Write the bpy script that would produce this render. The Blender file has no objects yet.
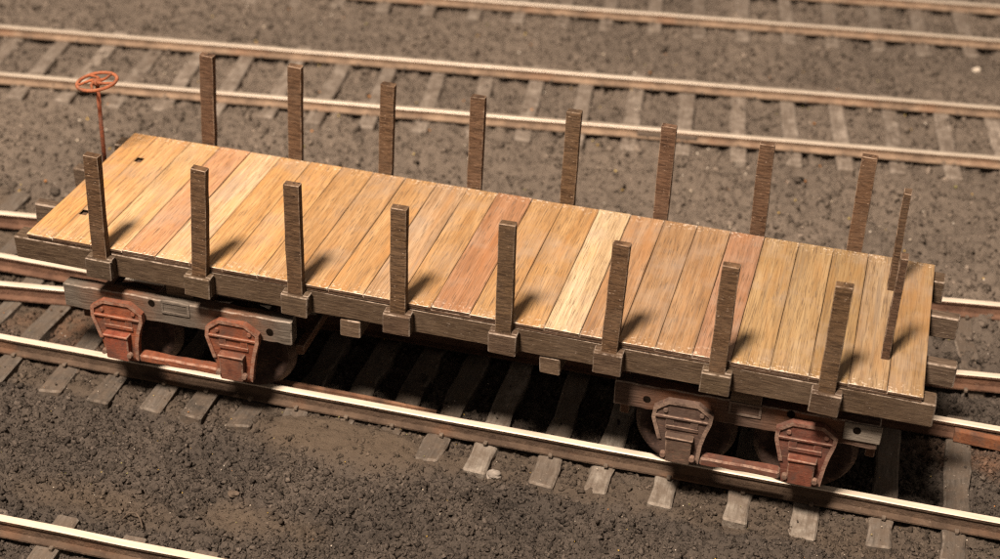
import bpy, bmesh, math, random
import numpy as np
from mathutils import Vector, Matrix

random.seed(7)
rng = np.random.default_rng(11)
S = bpy.context.scene
COL = S.collection

# ------------------------------------------------------------------ camera, world, lamp, exposure
ZB = 2.03                                     # height of the deck boards above the ground
cam_d = bpy.data.cameras.new('camera')
cam = bpy.data.objects.new('camera', cam_d); COL.objects.link(cam)
right = Vector((0.96166556, 0.2725286, 0.03045508))
down = Vector((0.17055924, -0.50746165, -0.84462549))
fwd = Vector((-0.21472982, 0.81744164, -0.53449066))
rotm = Matrix((right, -down, -fwd)).transposed().to_4x4()
cam.matrix_world = Matrix.Translation((8.91716668, -13.03994413, 9.01663987 + ZB)) @ rotm
cam_d.sensor_fit = 'HORIZONTAL'; cam_d.sensor_width = 36.0; cam_d.lens = 1556.04 * 36 / 1000
cam_d.clip_start = 0.1; cam_d.clip_end = 400
cam_d.dof.use_dof = True; cam_d.dof.focus_distance = 16.5; cam_d.dof.aperture_fstop = 0.44
S.camera = cam

world = bpy.data.worlds.new('World'); S.world = world; world.use_nodes = True
bg = world.node_tree.nodes['Background']
bg.inputs[0].default_value = (1.0, 0.80, 0.66, 1); bg.inputs[1].default_value = 0.18

lamp_d = bpy.data.lights.new('work_lamp', 'AREA'); lamp_d.shape = 'DISK'; lamp_d.size = 7.4
lamp_d.energy = 53000; lamp_d.color = (1.0, 0.835, 0.695)
lamp = bpy.data.objects.new('work_lamp', lamp_d); COL.objects.link(lamp)
lamp.location = (0.5, -20.8, 40.0 + ZB)
lamp.rotation_euler = (Vector((5, 2, 0)) - Vector(lamp.location)).to_track_quat('-Z', 'Y').to_euler()

S.view_settings.view_transform = 'Standard'; S.view_settings.look = 'None'
S.view_settings.exposure = 0.12; S.view_settings.gamma = 1.0
S.view_settings.use_curve_mapping = False
S.cycles.use_denoising = False; S.cycles.sample_clamp_direct = 4.0; S.cycles.sample_clamp_indirect = 1.5; S.cycles.pixel_filter_type = 'BLACKMAN_HARRIS'; S.cycles.filter_width = 1.3
S.cycles.max_bounces = 6; S.cycles.diffuse_bounces = 3

# ------------------------------------------------------------------ materials
class NT:
    def __init__(self, name):
        m = bpy.data.materials.new(name); m.use_nodes = True
        self.m = m; self.t = m.node_tree; self.t.nodes.clear()
        self.out = self.n('ShaderNodeOutputMaterial'); self.b = self.n('ShaderNodeBsdfPrincipled')
        self.l(self.b.outputs[0], self.out.inputs[0])
    def n(self, ty, **kw):
        x = self.t.nodes.new(ty)
        for k, v in kw.items(): setattr(x, k, v)
        return x
    def l(self, a, b): self.t.links.new(a, b)
    def put(self, sock, v):
        if hasattr(v, 'node'): self.l(v, sock)
        else: sock.default_value = (*v, 1) if isinstance(v, tuple) and len(v) == 3 and len(sock.default_value) == 4 else v
    def mix(self, f, a, b, mode='MIX'):
        x = self.n('ShaderNodeMix', data_type='RGBA', blend_type=mode); x.clamp_factor = True
        self.put(x.inputs[0], f); self.put(x.inputs[6], a); self.put(x.inputs[7], b); return x.outputs[2]
    def math(self, op, a, b=0.0, clamp=False):
        x = self.n('ShaderNodeMath', operation=op, use_clamp=clamp)
        self.put(x.inputs[0], a); self.put(x.inputs[1], b); return x.outputs[0]
    def ramp(self, f, stops):
        x = self.n('ShaderNodeValToRGB'); e = x.color_ramp.elements
        while len(e) < len(stops): e.new(0.5)
        for i, (p, c) in enumerate(stops):
            e[i].position = p; e[i].color = (c, c, c, 1) if isinstance(c, (int, float)) else (*c, 1)
        self.l(f, x.inputs[0]); return x.outputs[0]
    def coords(self, scale=(1, 1, 1), kind='Object', rnd=True):
        tc = self.n('ShaderNodeTexCoord'); v = tc.outputs[kind]
        if kind == 'World': pass
        if rnd:
            oi = self.n('ShaderNodeObjectInfo'); a = self.n('ShaderNodeVectorMath', operation='ADD')
            m = self.math('MULTIPLY', oi.outputs['Random'], 57.0); self.l(v, a.inputs[0]); self.l(m, a.inputs[1]); v = a.outputs[0]
        mp = self.n('ShaderNodeVectorMath', operation='MULTIPLY'); self.l(v, mp.inputs[0]); mp.inputs[1].default_value = scale
        return mp.outputs[0]
    def pos(self, scale=(1, 1, 1)):
        g = self.n('ShaderNodeNewGeometry'); mp = self.n('ShaderNodeVectorMath', operation='MULTIPLY')
        self.l(g.outputs['Position'], mp.inputs[0]); mp.inputs[1].default_value = scale; return mp.outputs[0]
    def noise(self, v, scale, detail=4, rough=0.55, dist=0.0):
        x = self.n('ShaderNodeTexNoise'); self.l(v, x.inputs['Vector'])
        x.inputs['Scale'].default_value = scale; x.inputs['Detail'].default_value = detail
        x.inputs['Roughness'].default_value = rough; x.inputs['Distortion'].default_value = dist
        return x.outputs['Fac']
    def attr(self, name): return self.n('ShaderNodeAttribute', attribute_name=name).outputs['Fac']
    def objcolor(self): return self.n('ShaderNodeObjectInfo').outputs['Color']
    def bump(self, h, strength, dist=0.02):
        x = self.n('ShaderNodeBump'); x.inputs['Strength'].default_value = strength; x.inputs['Distance'].default_value = dist
        self.l(h, x.inputs['Height']); self.l(x.outputs[0], self.b.inputs['Normal'])
    def done(self, color, rough=0.7, spec=0.3, metal=0.0):
        self.put(self.b.inputs['Base Color'], color); self.put(self.b.inputs['Roughness'], rough)
        self.b.inputs['Specular IOR Level'].default_value = spec; self.put(self.b.inputs['Metallic'], metal)
        return self.m

def deck_wood():
    t = NT('deck_wood'); base = t.objcolor()
    v = t.coords((1, 1, 1))
    fig = t.noise(t.coords((11, 0.7, 4)), 1.0, 5, 0.6, 0.5)            # broad figure along the board
    fine = t.noise(t.coords((72, 1.7, 20)), 1.0, 4, 0.6)               # streaks
    pores = t.noise(t.coords((120, 4.2, 30)), 1.0, 3, 0.55)
    patch = t.noise(v, 1.7, 4, 0.6)
    c = t.mix(t.ramp(fig, [(0.30, 0.0), (0.72, 1.0)]), t.mix(1.0, base, (0.72, 0.60, 0.46), 'MULTIPLY'), t.mix(1.0, base, (1.12, 1.10, 1.05), 'MULTIPLY'))
    c = t.mix(t.math('MULTIPLY', t.ramp(fine, [(0.46, 0.0), (0.68, 1.0)]), 0.75), c, t.mix(1.0, base, (0.50, 0.42, 0.34), 'MULTIPLY'))
    c = t.mix(t.math('MULTIPLY', t.ramp(pores, [(0.55, 0.0), (0.63, 1.0)]), 0.7), c, (0.10, 0.066, 0.042))
    grey = t.ramp(patch, [(0.50, 0.0), (0.72, 1.0)])
    c = t.mix(t.math('MULTIPLY', grey, 0.45), c, (0.33, 0.26, 0.20))
    warm = t.noise(t.coords((5, 0.9, 2)), 1.0, 4, 0.6)
    c = t.mix(t.math('MULTIPLY', t.ramp(warm, [(0.52, 0.0), (0.70, 1.0)]), 0.55), c, t.mix(1.0, base, (0.98, 0.74, 0.48), 'MULTIPLY'))
    band = t.noise(t.coords((16, 0.6, 3)), 1.0, 4, 0.6)
    c = t.mix(t.math('MULTIPLY', t.ramp(band, [(0.56, 0.0), (0.70, 1.0)]), 0.6), c, t.mix(1.0, base, (0.60, 0.60, 0.66), 'MULTIPLY'))
    # dark seams of grime along the long edges of a board
    sx = t.n('ShaderNodeSeparateXYZ'); t.l(t.n('ShaderNodeTexCoord').outputs['Generated'], sx.inputs[0])
    e = t.math('ABSOLUTE', t.math('SUBTRACT', sx.outputs[0], 0.5))
    wob = t.math('MULTIPLY', t.math('SUBTRACT', t.noise(t.coords((6, 1.6, 1)), 1.0, 4), 0.5), 0.16)
    seam = t.ramp(t.math('ADD', e, wob), [(0.455, 0.0), (0.51, 1.0)])
    c = t.mix(t.math('MULTIPLY', seam, 0.5), c, (0.13, 0.08, 0.045))
    # pale worn flecks, most of them near the board ends
    ey = t.math('ABSOLUTE', t.math('SUBTRACT', sx.outputs[1], 0.5))
    fl = t.math('MULTIPLY', t.ramp(t.noise(v, 26, 3, 0.7), [(0.56, 0.0), (0.66, 1.0)]), t.ramp(ey, [(0.42, 0.0), (0.50, 1.0)]))
    c = t.mix(t.math('MULTIPLY', fl, 0.7), c, (0.80, 0.68, 0.55))
    w = t.math('MULTIPLY', t.attr('wear'), t.ramp(t.noise(v, 9, 4, 0.7), [(0.42, 0.0), (0.58, 1.0)]))
    c = t.mix(t.math('MULTIPLY', w, t.ramp(ey, [(0.47, 0.0), (0.495, 0.85)])), c, (0.78, 0.66, 0.53))
    t.bump(t.math('ADD', fine, t.math('MULTIPLY', pores, 0.6)), 0.35, 0.006)
    return t.done(c, 0.55, 0.35)

def brown_wood(name, gscale, wear=(0.55, 0.44, 0.35), dark=(0.42, 0.36, 0.32), fleck=0.5, contrast=0.8, stain=None):
    """stained stripwood: obj.color is the stain, gscale stretches the grain"""
    t = NT(name); v = t.coords()
    if stain: rgb = t.n('ShaderNodeRGB'); rgb.outputs[0].default_value = (*stain, 1); base = rgb.outputs[0]
    else: base = t.objcolor()
    g = t.noise(t.coords(gscale), 1.0, 5, 0.65, 0.3)
    g2 = t.noise(t.coords(tuple(s * 2.6 for s in gscale)), 1.0, 3, 0.6)
    big = t.noise(v, 2.4, 4, 0.6)
    c = t.mix(t.ramp(g, [(0.34, 0.0), (0.66, 1.0)]), t.mix(1.0, base, dark, 'MULTIPLY'), t.mix(1.0, base, (1.25, 1.22, 1.18), 'MULTIPLY'))
    c = t.mix(t.math('MULTIPLY', t.ramp(g2, [(0.57, 0.0), (0.66, 1.0)]), contrast), c, t.mix(1.0, base, (0.28, 0.25, 0.23), 'MULTIPLY'))
    c = t.mix(t.math('MULTIPLY', t.ramp(big, [(0.45, 0.0), (0.75, 1.0)]), 0.25), c, (0.15, 0.112, 0.08))
    fl = t.ramp(t.noise(t.coords(tuple(s ** 0.5 * 9 for s in gscale)), 1.0, 3, 0.7), [(0.655, 0.0), (0.70, 1.0)])
    c = t.mix(t.math('MULTIPLY', fl, fleck), c, wear)
    w = t.math('MULTIPLY', t.attr('wear'), t.ramp(t.noise(v, 8, 5, 0.75), [(0.40, 0.0), (0.60, 1.0)]))
    c = t.mix(t.math('MULTIPLY', w, 0.5), c, wear)
    t.bump(t.math('ADD', g, g2), 0.6, 0.008)
    return t.done(c, 0.85, 0.2)

def truck_wood():
    """grey stripwood with rust powder brushed on around the castings (attribute 'rust')"""
    t = NT('truck_wood'); base = t.objcolor(); v = t.coords()
    g = t.noise(t.coords((3, 30, 50)), 1.0, 5, 0.65, 0.4)
    c = t.mix(t.ramp(g, [(0.34, 0.0), (0.66, 1.0)]), t.mix(1.0, base, (0.5, 0.46, 0.43), 'MULTIPLY'), t.mix(1.0, base, (1.3, 1.28, 1.25), 'MULTIPLY'))
    r = t.math('MULTIPLY', t.attr('rust'), t.ramp(t.noise(v, 7, 5, 0.65), [(0.30, 0.35), (0.6, 1.0)]), True)
    c = t.mix(r, c, t.mix(t.noise(v, 18, 3), (0.12, 0.048, 0.022), (0.24, 0.092, 0.04)))
    w = t.math('MULTIPLY', t.attr('wear'), t.ramp(t.noise(v, 8, 5, 0.75), [(0.36, 0.0), (0.56, 1.0)]))
    c = t.mix(t.math('MULTIPLY', w, 0.55), c, (0.46, 0.39, 0.32))
    t.bump(g, 0.7, 0.012)
    return t.done(c, 0.85, 0.2)

def rusty_iron():
    t = NT('rusty_iron'); base = t.objcolor(); v = t.coords()
    a = t.noise(v, 9, 5, 0.65); b = t.noise(v, 32, 4, 0.7); h = t.noise(t.coords((10, 10, 60)), 1.0, 3, 0.6)
    c = t.mix(t.ramp(a, [(0.32, 0.0), (0.68, 1.0)]), t.mix(1.0, base, (0.55, 0.44, 0.40), 'MULTIPLY'), t.mix(1.0, base, (1.25, 1.2, 1.1), 'MULTIPLY'))
    c = t.mix(t.math('MULTIPLY', t.ramp(b, [(0.52, 0.0), (0.66, 1.0)]), 0.6), c, (0.075, 0.042, 0.032))
    c = t.mix(t.math('MULTIPLY', t.ramp(t.noise(v, 4.5, 5, 0.7), [(0.46, 0.0), (0.62, 1.0)]), 0.75), c, (0.060, 0.038, 0.030))
    c = t.mix(t.math('MULTIPLY', t.ramp(h, [(0.58, 0.0), (0.68, 1.0)]), 0.35), c, (0.27, 0.14, 0.09))
    w = t.math('MULTIPLY', t.attr('wear'), t.ramp(t.noise(v, 12, 5, 0.75), [(0.36, 0.0), (0.60, 1.0)]))
    c = t.mix(t.math('MULTIPLY', w, 0.5), c, (0.44, 0.31, 0.23))
    t.bump(t.math('ADD', b, h), 0.5, 0.008)
    return t.done(c, 0.78, 0.3)

def rail_head(name='rail_head', k=1.0):
    t = NT(name); p = t.pos((0.6, 6, 1)); 
    a = t.noise(p, 3.0, 4, 0.6); b = t.noise(t.pos(), 22, 4, 0.7)
    c = t.mix(t.ramp(a, [(0.35, 0.0), (0.7, 1.0)]), tuple(v * k for v in (0.60, 0.50, 0.39)), tuple(v * k for v in (0.76, 0.66, 0.53)))
    c = t.mix(t.math('MULTIPLY', t.ramp(b, [(0.60, 0.0), (0.72, 1.0)]), 0.28), c, (0.42, 0.30, 0.2))
    return t.done(c, 0.42, 0.5, 0.15)

def rail_side():
    t = NT('rail_side'); base = t.objcolor()
    a = t.noise(t.pos((1, 1, 1.5)), 3.5, 5, 0.65); b = t.noise(t.pos(), 26, 4, 0.7)
    c = t.mix(t.ramp(a, [(0.34, 0.0), (0.66, 1.0)]), t.mix(1.0, base, (0.62, 0.56, 0.52), 'MULTIPLY'), t.mix(1.0, base, (1.3, 1.2, 1.1), 'MULTIPLY'))
    c = t.mix(t.math('MULTIPLY', t.ramp(t.noise(t.pos(), 1.1, 3), [(0.55, 0.0), (0.68, 1.0)]), 0.35), c, (0.26, 0.12, 0.06))
    c = t.mix(t.math('MULTIPLY', t.ramp(b, [(0.60, 0.0), (0.72, 1.0)]), 0.35), c, (0.30, 0.235, 0.18))
    t.bump(t.math('ADD', b, a), 0.9, 0.02)
    return t.done(c, 0.85, 0.2)

def tie_wood():
    t = NT('tie_wood'); base = t.objcolor(); v = t.coords()
    g = t.noise(t.coords((28, 3, 28)), 1.0, 5, 0.65, 0.5); d = t.noise(t.pos(), 5.5, 5, 0.7); s = t.noise(t.pos(), 45, 3, 0.7)
    c = t.mix(t.ramp(g, [(0.34, 0.0), (0.66, 1.0)]), t.mix(1.0, base, (0.6, 0.57, 0.54), 'MULTIPLY'), t.mix(1.0, base, (1.25, 1.23, 1.2), 'MULTIPLY'))
    c = t.mix(t.math('MULTIPLY', t.ramp(d, [(0.36, 0.0), (0.60, 1.0)]), 0.75), c, t.mix(t.noise(t.pos(), 2.3, 3), (0.075, 0.057, 0.043), (0.15, 0.113, 0.083)))
    c = t.mix(t.math('MULTIPLY', t.ramp(s, [(0.62, 0.0), (0.70, 1.0)]), 0.5), c, (0.34, 0.29, 0.24))
    w = t.math('MULTIPLY', t.attr('wear'), t.ramp(t.noise(v, 8, 5, 0.75), [(0.42, 0.0), (0.6, 1.0)]))
    c = t.mix(t.math('MULTIPLY', w, 0.35), c, (0.34, 0.29, 0.24))
    t.bump(t.math('ADD', g, t.math('MULTIPLY', s, 0.7)), 0.7, 0.012)
    return t.done(c, 0.92, 0.15)

def soil(name, tint):
    t = NT(name); p = t.pos()
    a = t.noise(p, 0.8, 5, 0.6); b = t.noise(p, 7, 5, 0.65); f = t.noise(p, 34, 4, 0.7)
    c = t.mix(t.ramp(a, [(0.36, 0.0), (0.66, 1.0)]), (0.053, 0.044, 0.037), (0.096, 0.077, 0.062))
    c = t.mix(t.math('MULTIPLY', t.ramp(b, [(0.38, 0.0), (0.68, 1.0)]), 0.45), c, (0.112, 0.093, 0.077))
    c = t.mix(t.math('MULTIPLY', t.ramp(f, [(0.60, 0.0), (0.70, 1.0)]), 0.5), c, (0.24, 0.195, 0.15))
    c = t.mix(t.math('MULTIPLY', t.attr('pale'), 0.75), c, t.mix(b, (0.152, 0.121, 0.094), (0.285, 0.229, 0.180)))
    c = t.mix(t.math('MULTIPLY', t.attr('mud'), 0.85), c, t.mix(b, (0.085, 0.062, 0.043), (0.155, 0.117, 0.083)))
    c = t.mix(t.math('MULTIPLY', t.attr('rust'), t.ramp(b, [(0.35, 0.05), (0.62, 0.6)])), c, (0.19, 0.098, 0.056))
    if tint:
        k = t.attr('tint'); s = t.n('ShaderNodeVectorMath', operation='SCALE'); t.l(c, s.inputs[0]); t.l(k, s.inputs['Scale']); c = s.outputs[0]
    t.bump(t.math('ADD', f, t.math('ADD', b, t.math('MULTIPLY', t.noise(p, 90, 3, 0.7), 0.5))), 1.0, 0.03)
    return t.done(c, 0.95, 0.12)

def speck():
    t = NT('speck'); oc = t.n('ShaderNodeAttribute', attribute_name='hue').outputs['Color']
    return t.done(oc, 0.85, 0.2)

def plain(name, col, rough=0.8, spec=0.15):
    t = NT(name); n = t.noise(t.coords(), 14, 4, 0.65)
    c = t.mix(t.ramp(n, [(0.35, 0.0), (0.65, 1.0)]), tuple(x * 0.65 for x in col), tuple(min(1, x * 1.2) for x in col))
    t.bump(n, 0.5, 0.01); return t.done(c, rough, spec)

M = dict(deck=deck_wood(),
         stake=brown_wood('stake_wood', (6, 6, 46), (0.50, 0.38, 0.28), dark=(0.32, 0.28, 0.25), fleck=0.7, contrast=1.0),
         sill=brown_wood('sill_wood', (5, 40, 60), (0.50, 0.41, 0.33), fleck=0.35, contrast=0.6),
         edge=brown_wood('edge_wood', (8, 40, 60), (0.50, 0.40, 0.32), fleck=0.5, stain=(0.105, 0.066, 0.043)),
         truck=truck_wood(), iron=rusty_iron(), head=rail_head(), head_far=rail_head('rail_head_dusty', 0.78), side=rail_side(), tie=tie_wood(),
         soil=soil('ground_soil', False), stone=soil('gravel_stone', True), speck=speck(),
         hole=plain('hole_shade', (0.010, 0.007, 0.005), 1.0, 0.0), pebble=plain('white_pebble', (0.62, 0.54, 0.44)), rock=plain('grey_rock', (0.26, 0.225, 0.19)),  # hole: shade inside the holes, painted as a near-black colour
         twig=plain('twig_bark', (0.10, 0.075, 0.055)), spike=plain('spike_iron', (0.14, 0.108, 0.082)))

# ------------------------------------------------------------------ mesh helpers
WPOS = {}
def link(o, parent, wpos):
    COL.objects.link(o); WPOS[o.name] = Vector(wpos)
    if parent is not None:
        o.parent = parent; o.location = Vector(wpos) - WPOS[parent.name]
    else: o.location = wpos
    return o

def finish(bm, name, mats, parent=None, at=(0, 0, 0), color=(1, 1, 1), smooth=False):
    bmesh.ops.recalc_face_normals(bm, faces=bm.faces[:])
    me = bpy.data.meshes.new(name); bm.to_mesh(me); bm.free()
    return place(me, name, mats, parent, at, color, smooth)

def place(me, name, mats, parent=None, at=(0, 0, 0), color=(1, 1, 1), smooth=False):
    if not me.materials:
        for m in (mats if isinstance(mats, (list, tuple)) else [mats]): me.materials.append(m)
        if smooth:
            me.polygons.foreach_set('use_smooth', [True] * len(me.polygons))
    o = bpy.data.objects.new(name, me); o.color = (*color, 1)
    return link(o, parent, at)

def empty(name, at, parent=None):
    o = bpy.data.objects.new(name, None); o.empty_display_size = 0.2
    return link(o, parent, at)

def tag(o, label, cat, group=None):
    o['label'] = label; o['category'] = cat
    if group: o['group'] = group
    return o

def wear_layer(bm):
    return bm.faces.layers.float.get('wear') or bm.faces.layers.float.new('wear')

def add_box(bm, c, d, bev=0.008, jit=0.0, cuts=0, axis=0, seg=1, taper=None):
    """a box in bm at centre c with size d, irregular by jit, cut cuts times along axis, edges worn"""
    lay = wear_layer(bm)
    tb = bmesh.new(); bmesh.ops.create_cube(tb, size=1.0)
    if cuts:
        es = [e for e in tb.edges if abs((e.verts[0].co - e.verts[1].co)[axis]) > 0.5]
        bmesh.ops.subdivide_edges(tb, edges=es, cuts=cuts, use_grid_fill=True)
    for v in tb.verts:
        k = (1, 1)
        if taper and v.co.z < 0: k = taper
        v.co = Vector((v.co.x * d[0] * k[0], v.co.y * d[1] * k[1], v.co.z * d[2])) + Vector([random.uniform(-jit, jit) for _ in range(3)])
    tb.normal_update()
    tl = tb.faces.layers.float.new('wear')
    if bev:
        es = [e for e in tb.edges if len(e.link_faces) == 2 and e.calc_face_angle(0) > 0.6]
        r = bmesh.ops.bevel(tb, geom=es, offset=bev, segments=seg, affect='EDGES', profile=0.5)
        for f in r['faces']: f[tl] = 1.0
    vm = {}
    for v in tb.verts: vm[v] = bm.verts.new(v.co + Vector(c))
    for f in tb.faces:
        try:
            nf = bm.faces.new([vm[v] for v in f.verts]); nf[lay] = f[tl]
        except ValueError: pass
    tb.free()

def add_prism(bm, pts, y0, y1, wear=0.0, bev=0.0):
    """polygon pts in the x-z plane, extruded from y0 (front) to y1"""
    lay = wear_layer(bm)
    a = [bm.verts.new((x, y0, z)) for x, z in pts]; b = [bm.verts.new((x, y1, z)) for x, z in pts]
    n = len(pts); fs = [bm.faces.new(a), bm.faces.new(b[::-1])]
    for i in range(n): fs.append(bm.faces.new((a[i], b[i], b[(i + 1) % n], a[(i + 1) % n])))
    for f in fs: f[lay] = wear
    return fs

def add_ring(bm, outer, inner, y0, y1, closed=True, wear=1.0):
    """raised rim between two outlines; the front is worn"""
    lay = wear_layer(bm); n = len(outer)
    for i in range(n if closed else n - 1):
        j = (i + 1) % n
        q = [outer[i], outer[j], inner[j], inner[i]]
        a = [bm.verts.new((x, y0, z)) for x, z in q]; b = [bm.verts.new((x, y1, z)) for x, z in q]
        f = bm.faces.new(a); f[lay] = wear
        for k in range(4):
            g = bm.faces.new((a[k], b[k], b[(k + 1) % 4], a[(k + 1) % 4])); g[lay] = 0.25

def add_cyl(bm, p0, p1, r0, r1=None, n=12, wear=0.0, caps=True):
    lay = wear_layer(bm); r1 = r0 if r1 is None else r1
    p0, p1 = Vector(p0), Vector(p1); d = (p1 - p0).normalized()
    u = d.orthogonal().normalized(); w = d.cross(u)
    ring = lambda p, r: [bm.verts.new(p + (u * math.cos(2 * math.pi * i / n) + w * math.sin(2 * math.pi * i / n)) * r) for i in range(n)]
    a, b = ring(p0, r0), ring(p1, r1)
    fs = [bm.faces.new((a[i], a[(i + 1) % n], b[(i + 1) % n], b[i])) for i in range(n)]
    if caps: fs += [bm.faces.new(a[::-1]), bm.faces.new(b)]
    for f in fs: f[lay] = wear
    return fs

def add_tube(bm, pts, r, n=8):
    lay = wear_layer(bm); prev = None; pts = [Vector(p) for p in pts]
    for i, p in enumerate(pts):
        d = (pts[min(i + 1, len(pts) - 1)] - pts[max(i - 1, 0)]).normalized()
        u = d.cross(Vector((0, 0, 1)))
        u = u.normalized() if u.length > 1e-4 else Vector((1, 0, 0)); w = d.cross(u)
        rr = r[i] if isinstance(r, (list, tuple)) else r
        ring = [bm.verts.new(p + (u * math.cos(2 * math.pi * k / n) + w * math.sin(2 * math.pi * k / n)) * rr) for k in range(n)]
        if prev:
            for k in range(n): bm.faces.new((prev[k], prev[(k + 1) % n], ring[(k + 1) % n], ring[k]))
        else: bm.faces.new(ring[::-1])
        prev = ring
    bm.faces.new(prev)

# ------------------------------------------------------------------ ground: one sheet, fine where the camera is near
_tabs = {}
def vnoise(x, y, cell, seed):
    if seed not in _tabs: _tabs[seed] = np.random.default_rng(seed).random((256, 256))
    T = _tabs[seed]; x = x / cell + 1000; y = y / cell + 1000
    i = np.floor(x).astype(int); j = np.floor(y).astype(int); u = x - i; v = y - j
    u = u * u * (3 - 2 * u); v = v * v * (3 - 2 * v)
    a = T[i & 255, j & 255]; b = T[(i + 1) & 255, j & 255]; c = T[i & 255, (j + 1) & 255]; d = T[(i + 1) & 255, (j + 1) & 255]
    return (a * (1 - u) + b * u) * (1 - v) + (c * (1 - u) + d * u) * v

SK = 0.021                                    # the car's track runs very slightly askew of the car
def main_y(x): return 0.47 + SK * (x - 5)      # near rail of the car's track
def smooth(a, b, t):
    t = np.clip((t - a) / (b - a), 0, 1); return t * t * (3 - 2 * t)

def mud_mask(x, y):
    n = vnoise(x, y, 0.5, 31) * 0.6 + vnoise(x, y, 0.17, 32) * 0.4
    e = np.exp(-(((x - 3.75) / 1.35) ** 2 + ((y - 0.02) / 0.46) ** 2) ** 1.5)
    e = np.maximum(e, 0.75 * np.exp(-(((x - 1.6) / 1.3) ** 2 + ((y + 1.75) / 0.35) ** 2)))
    e = np.maximum(e, 0.8 * np.exp(-(((x - 3.3) / 0.9) ** 2 + ((y + 1.55) / 0.30) ** 2)))
    e = np.maximum(e, 0.55 * smooth(-0.30, -0.02, y) * (1 - smooth(0.5, 0.9, y - SK * (x - 5))))
    e = np.maximum(e, 0.7 * smooth(0.6, 1.0, y) * (1 - smooth(3.6, 4.2, y)) * (1 - smooth(0.2, 0.9, x)))
    return np.clip(e * 1.5 - 0.62 * n, 0, 1)
def rust_mask(x, y):
    e = np.exp(-(((x + 0.2) / 1.1) ** 2 + ((y - 0.95) / 0.7) ** 2)) + np.exp(-(((x - 10.75) / 0.75) ** 2 + ((y - 1.95) / 0.28) ** 2)) * 1.1
    return np.clip(e * 1.3 - 0.7 * vnoise(x, y, 0.28, 33), 0, 1)
def pale_mask(x, y):
    return smooth(2.6, 5.0, y - 0.15 * x + 0.8) * (0.72 + 0.45 * vnoise(x, y, 1.3, 34))

def ground_z(x, y):
    yy = y - SK * (x - 5)
    z = -0.035 + 0.05 * (vnoise(x, y, 1.1, 1) - 0.5) + 0.045 * (vnoise(x, y, 0.33, 2) - 0.5)
    fa = smooth(3.0, 4.5, y)
    z = z + (0.075 + 0.03 * fa) * (vnoise(x, y, 0.14, 3) - 0.5) + 0.06 * (vnoise(x, y, 0.075, 4) - 0.5) + 0.040 * (vnoise(x, y, 0.05, 5) - 0.5)
    z = z - 0.05 * np.clip(0.16 - np.abs(vnoise(x, y, 0.11, 8) - 0.5), 0, 1) / 0.16 * (0.4 + vnoise(x, y, 0.4, 9))
    z = z + fa * (0.06 * (vnoise(x, y, 0.24, 10) - 0.5) + 0.05 * (vnoise(x, y, 0.1, 12) - 0.5) + 0.043)
    z = z - 0.035 * smooth(0.9, 1.2, yy) * (1 - smooth(1.7, 2.0, yy))
    m = mud_mask(x, y)
    flat = 0.040 + 0.030 * (vnoise(x, y, 0.2, 6) - 0.5) + 0.028 * (vnoise(x, y, 0.06, 7) - 0.5)
    core = np.exp(-(((x - 3.75) / 1.25) ** 2 + ((y - 0.0) / 0.40) ** 2) ** 2)
    z = z * (1 - m * 0.5) + m * 0.5 * (-0.02)
    k = np.clip(core * (0.6 + 0.6 * m), 0, 1)
    return z * (1 - k) + k * flat

def axis(parts):
    out = []
    for a, b, s in parts:
        out += list(np.arange(a, b - 1e-6, s))
    out.append(parts[-1][1]); return np.array(out)

def grid_mesh(name, gx, gy):
    X, Y = np.meshgrid(gx, gy, indexing='xy'); Z = ground_z(X, Y)
    nx, ny = len(gx), len(gy)
    co = np.stack([X, Y, Z], -1).reshape(-1, 3).astype(np.float32)
    i = np.arange(nx * ny).reshape(ny, nx)
    q = np.stack([i[:-1, :-1], i[:-1, 1:], i[1:, 1:], i[1:, :-1]], -1).reshape(-1, 4)
    me = bpy.data.meshes.new(name); me.vertices.add(len(co)); me.vertices.foreach_set('co', co.ravel())
    me.loops.add(q.size); me.loops.foreach_set('vertex_index', q.ravel().astype(np.int32))
    me.polygons.add(len(q)); me.polygons.foreach_set('loop_start', np.arange(0, q.size, 4, dtype=np.int32))
    me.update(calc_edges=True)
    for nm, f in (('mud', mud_mask), ('rust', rust_mask), ('pale', pale_mask)):
        a = me.attributes.new(nm, 'FLOAT', 'POINT'); a.data.foreach_set('value', f(X, Y).ravel().astype(np.float32))
    me.polygons.foreach_set('use_smooth', np.ones(len(q), bool))
    return me

gx = axis([(-60, -14, 2.0), (-14, -8, 0.1), (-8, -2.6, 0.07), (-2.6, 11.6, 0.024), (11.6, 18, 0.09), (18, 66, 2.0)])
gy = axis([(-40, -7, 2.0), (-7, -3.2, 0.07), (-3.2, 3.4, 0.024), (3.4, 18, 0.055), (18, 70, 2.0)])
ground = place(grid_mesh('ground', gx, gy), 'ground', M['soil'])
ground['kind'] = 'structure'

# ------------------------------------------------------------------ loose stones
def stone_templates(k, npts):
    out = []
    for s in range(k):
        r = np.random.default_rng(100 + s); p = r.normal(size=(npts, 3)); p /= np.linalg.norm(p, axis=1)[:, None]
        p *= r.uniform(0.75, 1.1, (npts, 1)) * np.array([1.0, 0.85, 0.7])
        bm = bmesh.new()
        for q in p: bm.verts.new(q)
        bmesh.ops.convex_hull(bm, input=bm.verts[:]); bmesh.ops.triangulate(bm, faces=bm.faces[:])
        for v in [v for v in bm.verts if not v.link_faces]: bm.verts.remove(v)
        bm.verts.index_update()
        out.append((np.array([v.co[:] for v in bm.verts]), np.array([[v.index for v in f.verts] for f in bm.faces]))); bm.free()
    return out
TEMPL = stone_templates(10, 8)

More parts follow.
